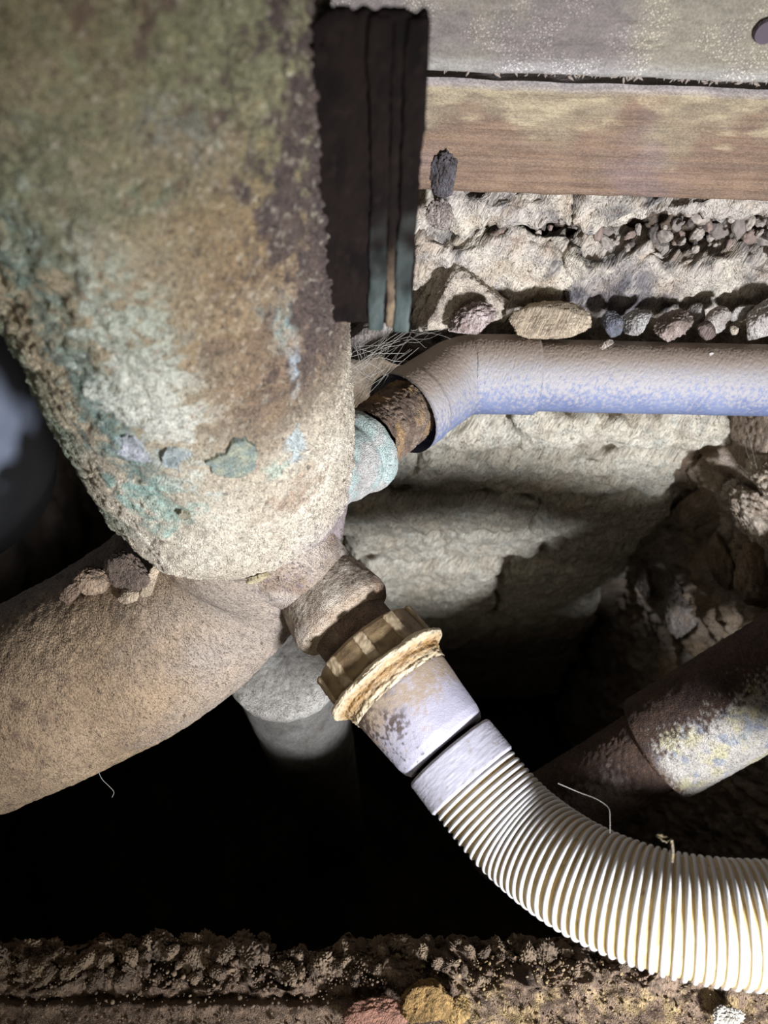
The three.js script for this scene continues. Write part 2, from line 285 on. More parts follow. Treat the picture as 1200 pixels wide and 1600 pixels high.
// near edge of the hole: loose earth on a low wall
const wallF = thing('wall_front', null, null, W(0, -0.4, 0.02), null, 'structure');
const ledgeTop = (x) => -0.402 + 0.004 * sm(0.02, 0.16, x) - 0.0015 * fbm(x, 2, 2, 14, 2);
const ledgeProf = (s) => {                             // s 0: back of the ledge .. 1: down the face
  if (s < 0.4) { const t = s / 0.4; return [0.06 - 0.064 * t, 0.001]; }
  if (s < 0.75) { const t = (s - 0.4) / 0.35; return [-0.004 - 0.013 * Math.sin(t * 1.57), 0.001 - 0.016 * (1 - Math.cos(t * 1.57))]; }
  const t = (s - 0.75) / 0.25; return [-0.017 + 0.004 * t, -0.015 - 0.12 * t];
};
{
  const g = grid(580, 180, (u, v) => {
    const x = -0.24 + 0.5 * u, [z, dy] = ledgeProf(v); let y = ledgeTop(x) + dy, zz = z;
    const lump = 0.5 + 0.5 * billow(x, y, z, 60, 3), cr = crumb(x, y, z, 210), fn = fbm(x, y, z, 500, 2);
    const edge = sm(0.004, -0.012, z) * sm(-0.06, -0.03, dy + -0.0);
    const ridge = sm(0.012, 0.004, z) * 0.004 * sm(0.03, -0.02, x) * (0.6 + 0.4 * fbm(x, 0, 5, 60, 2));
    y += -ridge * 0 + (lump * 0.009 * (0.3 + edge) + 0.007 * edge * billow(x, 4, z, 34, 2) - 0.002) + cr * 0.0022 + fn * 0.0006;
    y -= 0.005 * sm(0.004, 0.001, z + 0.001 * fbm(x, 0, 2, 80, 3)) * sm(0.02, -0.03, x);
    zz -= (lump * 0.004 + cr * 0.002) * sm(0.5, 0.8, v) + (0.006 * (0.5 + 0.5 * billow(x, 9, y * 0.6, 34, 1)) + 0.007 * fbm(x, 5, y, 16, 2) - 0.003) * sm(0.003, -0.012, z);
    const k = fbm(x, y, z, 35, 4); let c = mix(C('#6a5645'), C('#8b7560'), 0.5 + k * 0.9); c = mix(c, C('#b39a6c'), sm(0.0, 0.05, x) * sm(-0.012, 0.004, z) * sm(-0.1, 0.4, fbm(x, y, z, 90, 3)) * 0.8); c = mix(c, C('#4a3d33'), sm(0.2, 0.6, fbm(x, y + 3, z, 70, 3)) * 0.6);
    return { p: W(x, y, zz), c, uv: [x, z + y] };
  });
  part('earth_edge', local(g, wallF), mSoil, wallF);
  part('wall_core', local(paint(new THREE.BoxGeometry(0.9, 0.68, 0.1), () => cLoam).translate(-0.05, EYE - 0.77, 0.048), wallF), mStone, wallF);
  const R = rng(55), cg = rock(77, [1, 0.8, 1], { detail: 2, rough: 0.15, col: () => [1, 1, 1] }), nC = 5200, im = new THREE.InstancedMesh(cg, mChip, nC), mtx = new THREE.Matrix4(), qn = new THREE.Quaternion(), e = new THREE.Euler(), k = new THREE.Color();
  for (let i = 0; i < nC; i++) {
    const x = -0.2 + R() * 0.42, s = 0.25 + R() * 0.5, [z, dy] = ledgeProf(s), y = ledgeTop(x) + dy + 0.001 + 0.006 * R() * R() + 0.004 * billow(x, ledgeTop(x) + dy, z, 60, 3) * sm(0.004, -0.012, z), d = 0.0006 + 0.0026 * R() * R() * R();
    mtx.compose(W(x, y, z), qn.setFromEuler(e.set(R() * 6, R() * 6, R() * 6)), V(d, d, d)); im.setMatrixAt(i, mtx);
    const c = mix(mix(C('#574738'), C('#7f6d58'), R()), C('#99845a'), x > 0.01 ? R() * 0.7 : 0); im.setColorAt(i, k.setRGB(...c));
  }
  { // larger clods, half buried along the crest
    const big = rock(79, [1, 0.85, 1], { detail: 12, planes: 6, soft: 0.3, rough: 0.34, f: 3.5, col: () => [1, 1, 1] }), ib = new THREE.InstancedMesh(big, mChip, 240);
    for (let i = 0; i < 240; i++) {
      const x = -0.2 + R() * 0.44, s = 0.4 + R() * 0.4, [z, dy] = ledgeProf(s), d = 0.004 + 0.010 * R() * R() * (s > 0.5 ? 1 : 0.4);
      mtx.compose(W(x, ledgeTop(x) + dy + 0.0015, z - 0.003 * R() - 0.004 * fbm(x, 5, 0, 16, 2)), qn.setFromEuler(e.set(R() * 6, R() * 6, R() * 6)), V(d * 1.3, d, d * 1.1)); ib.setMatrixAt(i, mtx);
      ib.setColorAt(i, k.setRGB(...mix(C('#4f4236'), C('#75644f'), R())));
    }
    ib.name = 'loose_soil_001'; scene.add(ib); tag(ib, 'rounded brown soil clods heaped along the crest of the near edge', 'soil', null, 'stuff');
  }
  im.name = 'loose_soil'; im.castShadow = im.receiveShadow = true; scene.add(im); tag(im, 'loose brown soil crumbs lying along the near edge of the hole', 'soil', null, 'stuff');
}

// ---------------------------------------------------------------- timber above the masonry
const board = (name, label, xa, ya, yb, roll, len, th, colour, z) => {
  const t = thing(name, label, 'timber', W(xa, (ya + yb) / 2, z)); t.rotation.z = roll;
  const h = yb - ya, nx = 520, ny = 70, w = len;
  const face = grid(nx, ny, (u, v) => { const x = -w / 2 + w * u, y = -h / 2 + h * v, e = Math.min(v, 1 - v) * h, q = -0.0025 * Math.pow(1 - cl(e / 0.003), 2); const zz = q + 0.0005 * fbm(x, y * 5, 2, 30, 3) + 0.0002 * fbm(x, y * 10, 3, 90, 2); return { p: V(x, y + 0.0008 * fbm(x, 0, ya * 9, 25, 3) * (v < 0.1 || v > 0.9 ? 1 : 0), zz), c: colour(x, y, v), uv: [x, y] }; });
  const core = paint(new THREE.BoxGeometry(w, h - 0.001, th).translate(0, 0, -th / 2 - 0.003), (p) => colour(p.x, p.y, p.y / h + 0.5));
  part('timber_face', mergeGeometries([face, core]), name === 'floor_board' ? mBoard : mWood, t); return t;
};
board('floor_joist', 'lower brown timber beam with visible grain, lying on the stone wall', 0.0, -0.2255, -0.1735, -0.036, 0.75, 0.05, (x, y, v) => {
  const gr = fbm(x * 0.25, y * 6, 1, 40, 4), k = fbm(x, y, 5, 18, 4), d = fbm(x * 0.6, y * 2, 9, 60, 4);
  let c = mix(C('#8a7059'), C('#745d4b'), 0.5 + gr * 1.1); c = mix(c, C('#91846a'), sm(-0.25, 0.4, k + (v - 0.65) * 1.6) * 0.75); c = mix(c, C('#7d7080'), sm(0.1, 0.5, fbm(x, y, 15, 14, 3)) * 0.2);
  c = mix(c, C('#c0b08c'), sm(0.25, 0.6, d + (v - 0.6)) * 0.4); return mix(c, C('#b9b1b4'), sm(0.93, 1, v) * 0.7);
}, -0.316);
const upper = board('floor_board', 'upper grey timber board speckled with pale dust, above the dark gap', 0.0, -0.1695, -0.085, -0.036, 0.75, 0.04, (x, y, v) => {
  const gr = fbm(x * 0.3, y * 3, 3, 40, 4), k = fbm(x, y, 6, 14, 4);
  let c = mix(C('#a0948b'), C('#857a73'), 0.5 + gr * 0.8); c = mix(c, C('#b3a98e'), sm(-0.1, 0.5, k + x * 1.5) * 0.7);
  return mix(c, C('#e6e2dc'), sm(0.12, 0, v) * 0.6);
}, -0.314);
{ const q = onZ(1197, 50, -0.312), m = part('nail_head', paint(new THREE.CylinderGeometry(0.0042, 0.0046, 0.0016, 28).rotateX(Math.PI / 2), () => C('#5c5359')), mPlain, upper, 'dark round nail head'); upper.updateMatrixWorld(); m.position.copy(upper.worldToLocal(q)); }
{ // debris caught in the gap between the two timbers
  const R = rng(91), bits = [], proto = rock(78, [1, 0.6, 0.6], { detail: 2, rough: 0.15, col: () => C('#8f8378') });
  for (let i = 0; i < 170; i++) { const px = 640 + R() * 590, py = 107 + (px - 690) * 0.041 + R() * 8; const q = onZ(px, py, -0.3155), g = proto.clone(), s = 0.0008 + 0.0022 * R() * R(); g.scale(s * 1.6, s, s).rotateZ(R() * 3).translate(q.x, q.y, q.z - R() * 0.003); bits.push(g); }
  tag(part('gap_debris', mergeGeometries(bits), mChip), 'small dusty debris caught in the gap between two timbers', 'debris', null, 'stuff');
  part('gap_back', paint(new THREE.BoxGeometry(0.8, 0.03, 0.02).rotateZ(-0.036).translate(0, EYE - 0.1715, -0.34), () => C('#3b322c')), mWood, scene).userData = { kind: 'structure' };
  scene.children[scene.children.length - 1].name = 'trim_1';
}

// ---------------------------------------------------------------- the old trap
const AX = -0.072, AZ = -0.208, RB = 0.058, YB = -0.304;
const cyl = (px, py) => { const r = ray(px, py), dx = AX, dz = AZ, a = r.x * r.x + r.z * r.z, b = r.x * dx + r.z * dz, c = dx * dx + dz * dz - RB * RB, s = (b - Math.sqrt(Math.max(0, b * b - a * c))) / a; return r.multiplyScalar(s).add(V(0, EYE, 0)); };
const trap = thing('drain_trap', 'large old cast metal drain trap crusted with dust and green patina', 'drain trap', W(AX, YB, AZ));
const blob = (px, py, rx, ry, wob = 0.5) => { const c = cyl(px, py); return (p) => { const q = Math.hypot((p.x - c.x) / rx, (p.z - c.z) / rx, (p.y - c.y) / ry); return q > 2 ? 0 : sm(1.2, 0.5, q + wob * 1.9 * fbm(p.x, p.y, p.z, 55, 3) + 0.9 * fbm(p.x, p.y, p.z, 170, 4)); }; };
const patches = [
  [blob(150, 150, 0.04, 0.05), C('#938b66'), 0.7], [blob(60, 330, 0.03, 0.035), C('#7b8064'), 0.6], [blob(300, 60, 0.02, 0.03), C('#8c8c68'), 0.6], [blob(120, 560, 0.012, 0.05), C('#6f8070'), 0.6],
  [blob(150, 640, 0.012, 0.05), C('#66786f'), 0.6], [blob(200, 700, 0.012, 0.03), C('#738d86'), 0.6], [blob(255, 790, 0.014, 0.016), C('#9dbcae'), 0.6], [blob(235, 590, 0.017, 0.045), C('#cfd0c0'), 0.8], [blob(240, 480, 0.018, 0.025), C('#b3baa6'), 0.8], [blob(270, 660, 0.012, 0.016), C('#d4d2c2'), 0.65],
  [blob(210, 700, 0.005, 0.007), C('#b4b6c2'), 0.7], [blob(280, 225, 0.01, 0.012), C('#7d7f7c'), 0.55], [blob(240, 310, 0.012, 0.008), C('#6f7d66'), 0.8], [blob(440, 510, 0.005, 0.012), C('#9db3ab'), 0.85], [blob(458, 570, 0.003, 0.012), C('#aebcc2'), 0.85], [blob(400, 480, 0.006, 0.006), C('#9aa7a0'), 0.8], [blob(462, 690, 0.004, 0.01), C('#b2c0c0'), 0.8], [blob(270, 710, 0.005, 0.006), C('#93a4a8'), 0.6], [blob(430, 740, 0.004, 0.006), C('#a9c0ae'), 0.6],
  [blob(400, 580, 0.018, 0.03), C('#977f62'), 0.6], [blob(350, 480, 0.02, 0.025), C('#8a745a'), 0.6], [blob(300, 400, 0.02, 0.03), C('#98805c'), 0.6], [blob(470, 770, 0.012, 0.01), C('#a48b73'), 0.7],
];
const edgeX = (p) => (p.x - AX) / RB;                  // -1 far left .. 1 far right
const plate = (p, f, s, e) => sm(-e, e, fbm(p.x + s, p.y, p.z, f, 4));   // flaking layers with a stepped edge
{
  const prof = [[0.02, 0.30 + YB - YB], [RB, 0.30]];
  const body = [[0.030, -0.004], [0.044, -0.003], [0.052, 0.0006], [0.0565, 0.007], [RB + 0.001, 0.016], [RB, 0.03], [RB, 0.27], [RB + 0.0015, 0.30]];
  const h = (p0, v, a, d) => {
    const p = V(p0.x + AX, p0.y + YB + EYE, p0.z + AZ), y = p0.y, e = edgeX(p), left = sm(0.25, -0.3, e), up = sm(0.06, 0.16, y);
    let k = 0.0016 * fbm(p.x, p.y, p.z, 26, 3) * (0.5 + left) + 0.0009 * left * sm(-0.95, -0.6, e) * (plate(p, 45, 3, 0.1) - 0.5) + 0.0007 * (plate(p, 70, 9, 0.07) - 0.5) * (0.5 + 0.6 * left);
    k += 0.0006 * left * sm(-0.95, -0.6, e) * billow(p.x, p.y, p.z, 90, 3) * (0.2 + up) + 0.0005 * left * fbm(p.x, p.y, p.z, 200, 4);
    k += up * 0.0016 * (billow(p.x, p.y, p.z, 75, 3) + 0.5 * (plate(p, 60, 21, 0.06) - 0.5)) * sm(0.3, -0.2, e);
    k += (0.0011 * crumb(p.x, p.y, p.z, 480) + 0.0009 * fbm(p.x, p.y, p.z, 420, 3)) * (0.45 + 0.6 * sm(0.0, 0.5, e));
    k += 0.0012 * billow(p.x * 1.2, p.y * 0.8, p.z, 210, 2) * sm(0.0, 0.55, e) * up;      // worm-eaten rust on the right
    k -= 0.0011 * sm(0.07, 0.0, Math.abs(fbm(p.x, p.y, p.z + 11, 38, 3))) * sm(-0.1, 0.3, fbm(p.x, p.y + 6, p.z, 16, 2)) * (0.3 + 0.7 * left);
    k -= 0.0035 * Math.exp(-Math.pow((a - crackA - 0.02 * fbm(0, y, 0, 60, 2)) / 0.028, 2)) * sm(0.19, 0.215, y);
    for (const [f] of patches.slice(13, 19)) k -= 0.0006 * f(p);
    return k;
  };
  const crack = cyl(368, 60), crackA = Math.atan2(crack.z - AZ, crack.x - AX) + (Math.atan2(crack.z - AZ, crack.x - AX) < 0 ? Math.PI * 2 : 0);
  const col = (p0, v, a, d, k) => {
    const p = V(p0.x + AX, p0.y + YB + EYE, p0.z + AZ), y = p0.y, e = edgeX(p), up = sm(0.045, 0.13, y), n1 = fbm(p.x, p.y, p.z, 24, 4), n2 = fbm(p.x, p.y, p.z, 90, 4);
    let c = mix(C('#dfd4bf'), C('#bcad95'), 0.4 + n1 * 0.8);
    c = mix(c, mix(C('#958463'), C('#847557'), 0.5 + n1), up * 0.85);
    c = mix(c, mix(C('#5a473b'), C('#7c6551'), 0.5 + n2 * 1.3), sm(0.1, 0.55, e + 0.25 * n1) * sm(0.075, 0.12, y) * 0.9);      // brown rust, upper right, darkened to paint in the channel's shadow
    c = mix(c, C('#463a39'), sm(0.4, 0.75, e) * sm(0.09, 0.13, y) * 0.7);  // deepest part of that shadow, put into the colour
    c = mix(c, mix(C('#748268'), C('#5c6f60'), 0.5 + n2), sm(-0.45, -0.8, e + 0.2 * n1) * 0.85);                          // green down the left
    c = mix(c, C('#a9a184'), sm(0.15, 0.6, n2) * 0.45 * sm(0.2, -0.2, e));
    for (const [f, hex, s] of patches) c = mix(c, hex, f(p) * s);
    c = mix(c, C('#e6dcc2'), sm(0.0, 0.4, n2) * sm(0.06, 0.0, y) * 0.5);
    c = mix(c, C('#8d7f8c'), sm(0.35, 0.8, e + 0.3 * n2) * sm(0.035, 0.0, y) * 0.5);
    c = mix(c, C('#4a4038'), sm(0.3, 0.65, fbm(p.x, p.y, p.z + 4, 300, 3)) * (0.4 + 0.45 * sm(-0.1, 0.6, e)));
    c = mix(c, C('#d8cfb6'), sm(0.3, 0.65, fbm(p.x, p.y + 7, p.z, 280, 3)) * 0.45);
    return c;
  };
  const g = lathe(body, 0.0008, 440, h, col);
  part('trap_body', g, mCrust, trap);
  // outlet bend, swinging to the near left
  const bend = spline(W(-0.066, -0.285, -0.206), W(-0.068, -0.315, -0.204), W(-0.080, -0.348, -0.192), W(-0.112, -0.368, -0.164), W(-0.160, -0.374, -0.134), W(-0.215, -0.372, -0.105), W(-0.300, -0.370, -0.055));
  const bg = tube(bend, 210, 240, V(0.5, 0, 0.85), (t) => 0.0440 + 0.0058 * sm(0.85, 0.35, t), (p, t, a) => 0.001 * fbm(p.x, p.y, p.z, 30, 3) + 0.0006 * crumb(p.x, p.y, p.z, 330) + 0.0006 * fbm(p.x, p.y, p.z, 240, 3), (p) => {
    const n = fbm(p.x, p.y, p.z, 20, 4), m = fbm(p.x, p.y, p.z, 80, 4), yy = p.y - EYE; let c = mix(C('#a38c70'), C('#8c765c'), 0.5 + n); c = mix(c, C('#b39a78'), sm(-0.36, -0.4, yy + 0.01 * n) * 0.55);
    c = mix(c, C('#ada49a'), sm(-0.12, -0.07, p.x + 0.03 * n) * 0.55); c = mix(c, C('#7a6d80'), sm(-0.06, -0.03, p.x + 0.02 * m) * 0.45); c = mix(c, C('#6a5245'), sm(0.15, 0.6, m) * sm(-0.1, -0.17, p.x) * 0.75);
    return mix(c, C('#77765c'), sm(0.3, 0.6, fbm(p.x, p.y + 5, p.z, 35, 3)) * sm(-0.385, -0.41, yy) * 0.7);
  });
  part('outlet_bend', local(bg, trap), mDusty, trap);
}
// coupling axis: from the trap's branch to the hose
const A = at(533, 960, 0.367), B = at(740, 1222, 0.333), AXIS = B.clone().sub(A), LEN = AXIS.length();
const aim = new THREE.Quaternion().setFromUnitVectors(V(0, 1, 0), AXIS.clone().normalize());
const gdir = V(-0.79, 0, 0).add(V(0, cP, -sP).multiplyScalar(-0.61)).add(V(0, sP, cP).multiplyScalar(0.45)).applyQuaternion(aim.clone().invert()), grimeA = Math.atan2(gdir.z, gdir.x);
const onAxis = (s) => A.clone().addScaledVector(AXIS, s);
const turned = (g, s) => { g.applyQuaternion(aim); const q = onAxis(s); return g.translate(q.x, q.y, q.z); };
{
  const sp = spline(W(-0.062, -0.312, -0.196), W(-0.046, -0.322, -0.178), onAxis(-0.22), onAxis(-0.1));
  const dust = (p) => { const n = fbm(p.x, p.y, p.z, 40, 4), m = fbm(p.x, p.y, p.z, 200, 3); return mix(mix(C('#b3a798'), C('#8d7a69'), 0.5 + n), C('#6d6070'), sm(0.1, 0.6, m) * 0.5); };
  part('branch_spigot', local(tube(sp, 160, 90, V(0, 1, 0.3), (t) => 0.038 - 0.0165 * sm(0, 0.75, t), (p) => 0.0006 * fbm(p.x, p.y, p.z, 60, 3) + 0.0005 * crumb(p.x, p.y, p.z, 400), dust), trap), mDusty, trap);
  const bulb = [[0.019, -0.022], [0.0212, -0.020], [0.0228, -0.013], [0.0243, -0.006], [0.0251, -0.001], [0.0247, 0.0028], [0.0232, 0.0052], [0.0205, 0.0066], [0.0192, 0.0075]];
  part('branch_socket', local(turned(lathe(bulb, 0.0005, 200, (p) => 0.0004 * fbm(p.x, p.y, p.z, 70, 2) + 0.0002 * fbm(p.x, p.y, p.z, 400, 2), (p) => mix(mix(C('#d2c6b4'), C('#8a7664'), 0.5 + fbm(p.x, p.y, p.z, 60, 4)), C('#a5835a'), sm(-0.001, 0.006, p.y) * 0.4)), 0.0), trap), mDusty, trap, 'rounded dusty socket end of the branch');
  part('branch_neck', local(turned(lathe([[0.0193, 0.0], [0.0193, 0.03]], 0.0007, 160, (p) => 0.00025 * fbm(p.x, p.y, p.z, 90, 3), (p) => mix(C('#84705f'), C('#6d5b4d'), 0.5 + fbm(p.x, p.y, p.z, 70, 4))), 0.0), trap), mDusty, trap);
  // side socket with green patina on the far right, taking the grey pipe
  const S0 = at(548, 716, 0.366), S1 = at(618, 662, 0.392), sd = S1.clone().sub(S0), sq = new THREE.Quaternion().setFromUnitVectors(V(0, 1, 0), sd.clone().normalize());
  const sg = lathe([[0.0150, -0.034], [0.0160, -0.013], [0.0178, -0.01], [0.0185, -0.002], [0.0178, 0.001], [0.0182, 0.0015], [0.0205, 0.0035], [0.0212, 0.006], [0.0208, 0.009], [0.019, 0.0108], [0.015, 0.011]], 0.0005, 180, (p) => 0.0004 * fbm(p.x, p.y, p.z, 90, 3) + 0.0003 * crumb(p.x, p.y, p.z, 500), (p) => mix(mix(C('#c9c8c0'), C('#b1ada6'), 0.5 + fbm(p.x, p.y, p.z, 60, 3)), mix(C('#bccbc6'), C('#9db5ad'), 0.5 + fbm(p.x, p.y, p.z, 150, 3)), sm(0.0, 0.45, fbm(p.x + 1, p.y, p.z, 45, 3) + cl(p.z * 25, -0.5, 0.5)) * 0.8));
  sg.applyQuaternion(sq).translate(S0.x, S0.y, S0.z); part('inlet_socket', local(sg, trap), mDusty, trap, 'dusty socket ring with pale green patina');
  // curled flakes of old coating
  const flake = (px, py, w, hh, seed, hexA, hexB, lift) => {
    const c = cyl(px, py), a0 = Math.atan2(c.z - AZ, c.x - AX), g = grid(60, 60, (u, v) => {
      const an = u * Math.PI * 2, rr = v * (0.82 + 0.4 * fbm(Math.cos(an) + seed * 2, Math.sin(an), seed, 0.8, 3)), x = Math.cos(an) * rr * w / 2, y = Math.sin(an) * rr * hh / 2, aa = a0 + x / RB, k = RB + 0.0012 + lift * v * v * (0.7 + 0.6 * fbm(x, y, seed, 60, 3)) - (v > 0.97 ? 0.0016 : 0);
      const n = fbm(x + seed, y, 1, 120, 4); return { p: V(AX + Math.cos(aa) * k, c.y + y, AZ + Math.sin(aa) * k), c: mix(C(hexA), C(hexB), 0.5 + n * 1.2), uv: [x, y] };
    });
    part('coating_flake', local(g, trap), mCrust, trap, 'loose grey-green flake of old coating');
  };
  flake(368, 716, 0.021, 0.021, 1, '#a3a68e', '#7d8a84', 0.001); flake(268, 712, 0.008, 0.011, 2, '#b3bcb8', '#86908e', 0.001); flake(209, 692, 0.008, 0.012, 3, '#c2c3c8', '#a0a5a6', 0.0008); flake(290, 800, 0.006, 0.005, 4, '#b9b39a', '#8f8a72', 0.001); flake(400, 902, 0.012, 0.005, 5, '#cfc29d', '#b3a580', 0.0008);
}
// scale lumps that fell on the bend
scene.updateMatrixWorld(true);
const probe = (px, py) => new THREE.Raycaster(V(0, EYE, 0), ray(px, py).normalize()).intersectObject(trap, true)[0];       // where the trap's surface is
const onBend = (px, py, d, size, rot, seed, label, hex, hex2, o = {}) => { const t = part('scale_lump', rock(seed, size, { detail: 22, rough: 0.1, planes: 14, col: (p) => mix(C(hex), C(hex2), 0.5 + fbm(p.x + seed, p.y, p.z, 90, 4)), ...o }), mRock); const hit = probe(px, py); t.position.copy(hit ? hit.point.addScaledVector(hit.face.normal, Math.min(size[0], size[1], size[2]) * 0.32) : at(px, py, d)); t.rotation.set(...rot); return tag(t, label, 'debris', 'scale lumps lying on the bend'); };
onBend(152, 912, 0.374, [0.019, 0.016, 0.017], [0.4, 0.3, 0.2], 301, 'brown cracked lump of scale on the bend, the left of two', '#a08a72', '#7f6a57');
onBend(208, 905, 0.3715, [0.028, 0.010, 0.026], [1.0, 0.1, 0.5], 302, 'flat dark plate of scale lying on the bend against the trap body', '#7b6a5c', '#64564b');
onBend(238, 908, 0.366, [0.0075, 0.021, 0.007], [-0.7, 0.1, -0.45], 303, 'narrow pale upright flake of scale below the trap body', '#c0ad92', '#a4937c');
onBend(205, 930, 0.367, [0.012, 0.006, 0.007], [0.3, 0.2, 0.1], 304, 'small pale chip of scale at the foot of the dark plate', '#b8a68c', '#9a8871');
onBend(112, 935, 0.378, [0.012, 0.008, 0.009], [0.3, 0.6, 0.1], 305, 'small brown chip of scale leftmost on the bend', '#8a7563', '#77614f');

// ---------------------------------------------------------------- dark channel hanging beside the trap
{
  const p0 = onZ(665, 300, -0.217), t = thing('metal_channel', 'dark rusty metal channel hanging beside the trap with two greenish edges', 'metal strip', W(-0.0065, -0.1375, -0.186)); t.rotation.z = -0.02; t.scale.setScalar(0.86);
  const dk = (p) => mix(mix(C('#1a1310'), C('#0f0b0a'), 0.5 + fbm(p.x, p.y, p.z, 50, 4)), C('#211915'), sm(0.2, 0.6, fbm(p.x, p.y, p.z, 160, 3)) * 0.6);
  const teal = (p) => mix(dk(p), mix(C('#525a56'), C('#363f3c'), 0.5 + fbm(p.x, p.y * 0.3, p.z, 120, 4)), sm(0.0, -0.06, p.y + 0.02 * fbm(p.x, p.y, p.z, 60, 2)));
  const slab = (w, h, d, x, y, z, colour, seed) => { const g = block(seed, w, h, d, { round: 0.3, rough: 0.0005, wob: 0.0012, step: 0.0009, f: 200, col: () => [1, 1, 1] }); g.translate(x, y, z); return paint(g, colour); };
  // top edge eaten by rust
  const back = slab(0.05, 0.112, 0.004, -0.0065, 0.002, -0.004, dk, 5), bp = back.attributes.position;
  for (let i = 0; i < bp.count; i++) if (bp.getY(i) > 0.05) bp.setY(i, bp.getY(i) - 0.003 * Math.max(0, fbm(bp.getX(i), 1, 2, 160, 3)) - 0.0035 * Math.exp(-Math.pow((bp.getX(i) + 0.0125) / 0.0035, 2)));
  back.computeVertexNormals(); part('back_plate', back, mPlain, t);
  part('edge_strip', slab(0.0064, 0.1145, 0.004, 0.0155, 0.0, -0.0028, teal, 6), mPlain, t, 'blue-green edge');
  part('edge_strip', slab(0.0064, 0.1135, 0.004, 0.0056, 0.0, -0.0028, teal, 7), mPlain, t, 'blue-green edge');
  part('rust_seam', slab(0.0036, 0.110, 0.004, 0.0106, 0.0005, -0.0033, (p) => mix(dk(p), mix(C('#4a3e34'), C('#7a6a56'), 0.5 + fbm(p.x, p.y, p.z, 150, 3)), sm(-0.01, -0.05, p.y)), 8), mPlain, t);
}

// ---------------------------------------------------------------- grey waste pipe along the wall
{
  const d0 = 0.425, P0 = at(1640, 605, d0 + 0.008), P1 = at(838, 587, d0), P2 = at(742, 585, d0), Pc = at(722, 586, d0), P3 = at(690, 607, 0.418), P4 = at(628, 648, 0.399), P5 = at(572, 693, 0.372);
  const t = thing('waste_pipe', 'grey plastic waste pipe under pale dust along the stone wall', 'pipe', P1.clone());
  const dusty = (p, tt, a, dir) => {                   // dust on the upper side, lower front cleaner; brown along the top is painted shade
    const up = dir.y * 0.85 - dir.z * 0.5, n = fbm(p.x, p.y, p.z, 300, 3), m = fbm(p.x, p.y, p.z, 700, 2), big = fbm(p.x, p.y, p.z, 40, 3);
    let c = mix(C('#707a96'), C('#5f6a8a'), 0.5 + big); c = mix(c, C('#999492'), sm(-0.75, 0.35, up + 0.75 * n + 0.5 * m + 0.12 * big)); return mix(c, C('#94826f'), sm(0.35, 0.85, up + 0.1 * n) * 0.8);
  };
  const rg = (p, tt, a, dir) => (0.00034 * crumb(p.x, p.y, p.z, 800) + 0.00015 * fbm(p.x, p.y, p.z, 600, 2)) * sm(-0.9, 0.3, dir.y - dir.z * 0.4) + 0.0002 * fbm(p.x, p.y, p.z, 30, 2);
  const ref = V(0, -0.3, -1);
  part('pipe_length', local(tube(line(P0, P2), 190, 760, ref, () => 0.0195, rg, dusty), t), mGrey, t);
  part('coupling_sleeve', local(tube(line(P1, at(735, 585, d0)), 200, 120, ref, (v) => 0.0215 - 0.0012 * sm(0.04, 0, v) - 0.0008 * sm(0.96, 1, v), rg, dusty), t), mGrey, t);
  const eb = spline(at(748, 585, d0), at(735, 585, d0), Pc.clone().lerp(P3, 0.25), P3, P3.clone().lerp(P4, 0.6), P4);
  part('elbow', local(tube(eb, 200, 190, ref, (v) => 0.0213 + 0.0008 * sm(0.75, 0.8, v) + 0.0006 * sm(0.1, 0.04, v), rg, (p, tt, a, dir) => mix(dusty(p, tt, a, dir), C('#4b4744'), sm(0.965, 0.99, tt) * 0.6)), t), mGrey, t);  // dark ring at the open end paints in its rim shading
  const rust = (p) => { const n = fbm(p.x, p.y, p.z, 90, 4), m = fbm(p.x, p.y, p.z, 260, 3); let c = mix(C('#98836f'), C('#705c4d'), 0.5 + n); c = mix(c, C('#b99566'), sm(0.0, 0.5, fbm(p.x, p.y + 2, p.z, 50, 3)) * 0.8); return mix(c, C('#4a4a4c'), sm(0.3, 0.6, m) * 0.7); };
  part('rusty_stub', local(tube(line(P4.clone().lerp(P5, -0.15), P5), 170, 100, ref, () => 0.0165, (p) => 0.0008 * billow(p.x, p.y, p.z, 160, 3) + 0.0006 * crumb(p.x, p.y, p.z, 380), rust), t), mDusty, t, 'rusty brown stub between elbow and trap');
}
// stones lying behind and on the pipe
const stone = (name, label, px, py, d, size, rot, seed, hex, hex2, o = {}) => {
  const m = part(name, rock(seed, size, { detail: 19, rough: 0.07, planes: 12, col: (p, n) => mix(mix(C(hex), C(hex2), 0.5 + fbm(p.x + seed, p.y, p.z, 70, 4)), C('#6b5a4c'), sm(0.3, 0.7, fbm(p.x, p.y + seed, p.z, 140, 3)) * 0.5), ...o }), mRock);
  m.position.copy(at(px, py, d)); m.rotation.set(...rot); return tag(m, label, 'stone', { rubble_stone: 'rubble stones behind the grey pipe', brick_fragment: 'brick fragments by the channel', mortar_crumb: 'mortar crumbs on the grey pipe' }[name]);
};
stone('rubble_stone', 'big pale wedge of stone leaning on the wall above the elbow', 724, 470, 0.414, [0.066, 0.06, 0.04], [-0.55, 0.1, 0.12], 402, '#d3c6b2', '#b5a898', { cuts: [[0, -1, 0.1, 0.42], [-0.85, 0.5, 0.1, 0.46], [0.72, 0.68, 0.1, 0.42], [0, 0.1, 1, 0.42], [0, 0, -1, 0.5], [-0.1, 0.9, 0.5, 0.62], [0.9, -0.3, 0.3, 0.66]], soft: 0.05, rough: 0.1 });
stone('rubble_stone', 'pinkish white broken stone resting on the elbow of the grey pipe', 738, 502, 0.402, [0.027, 0.019, 0.018], [0.2, 0.3, 0.12], 411, '#d9c8c2', '#8f7c72', { rough: 0.14 });
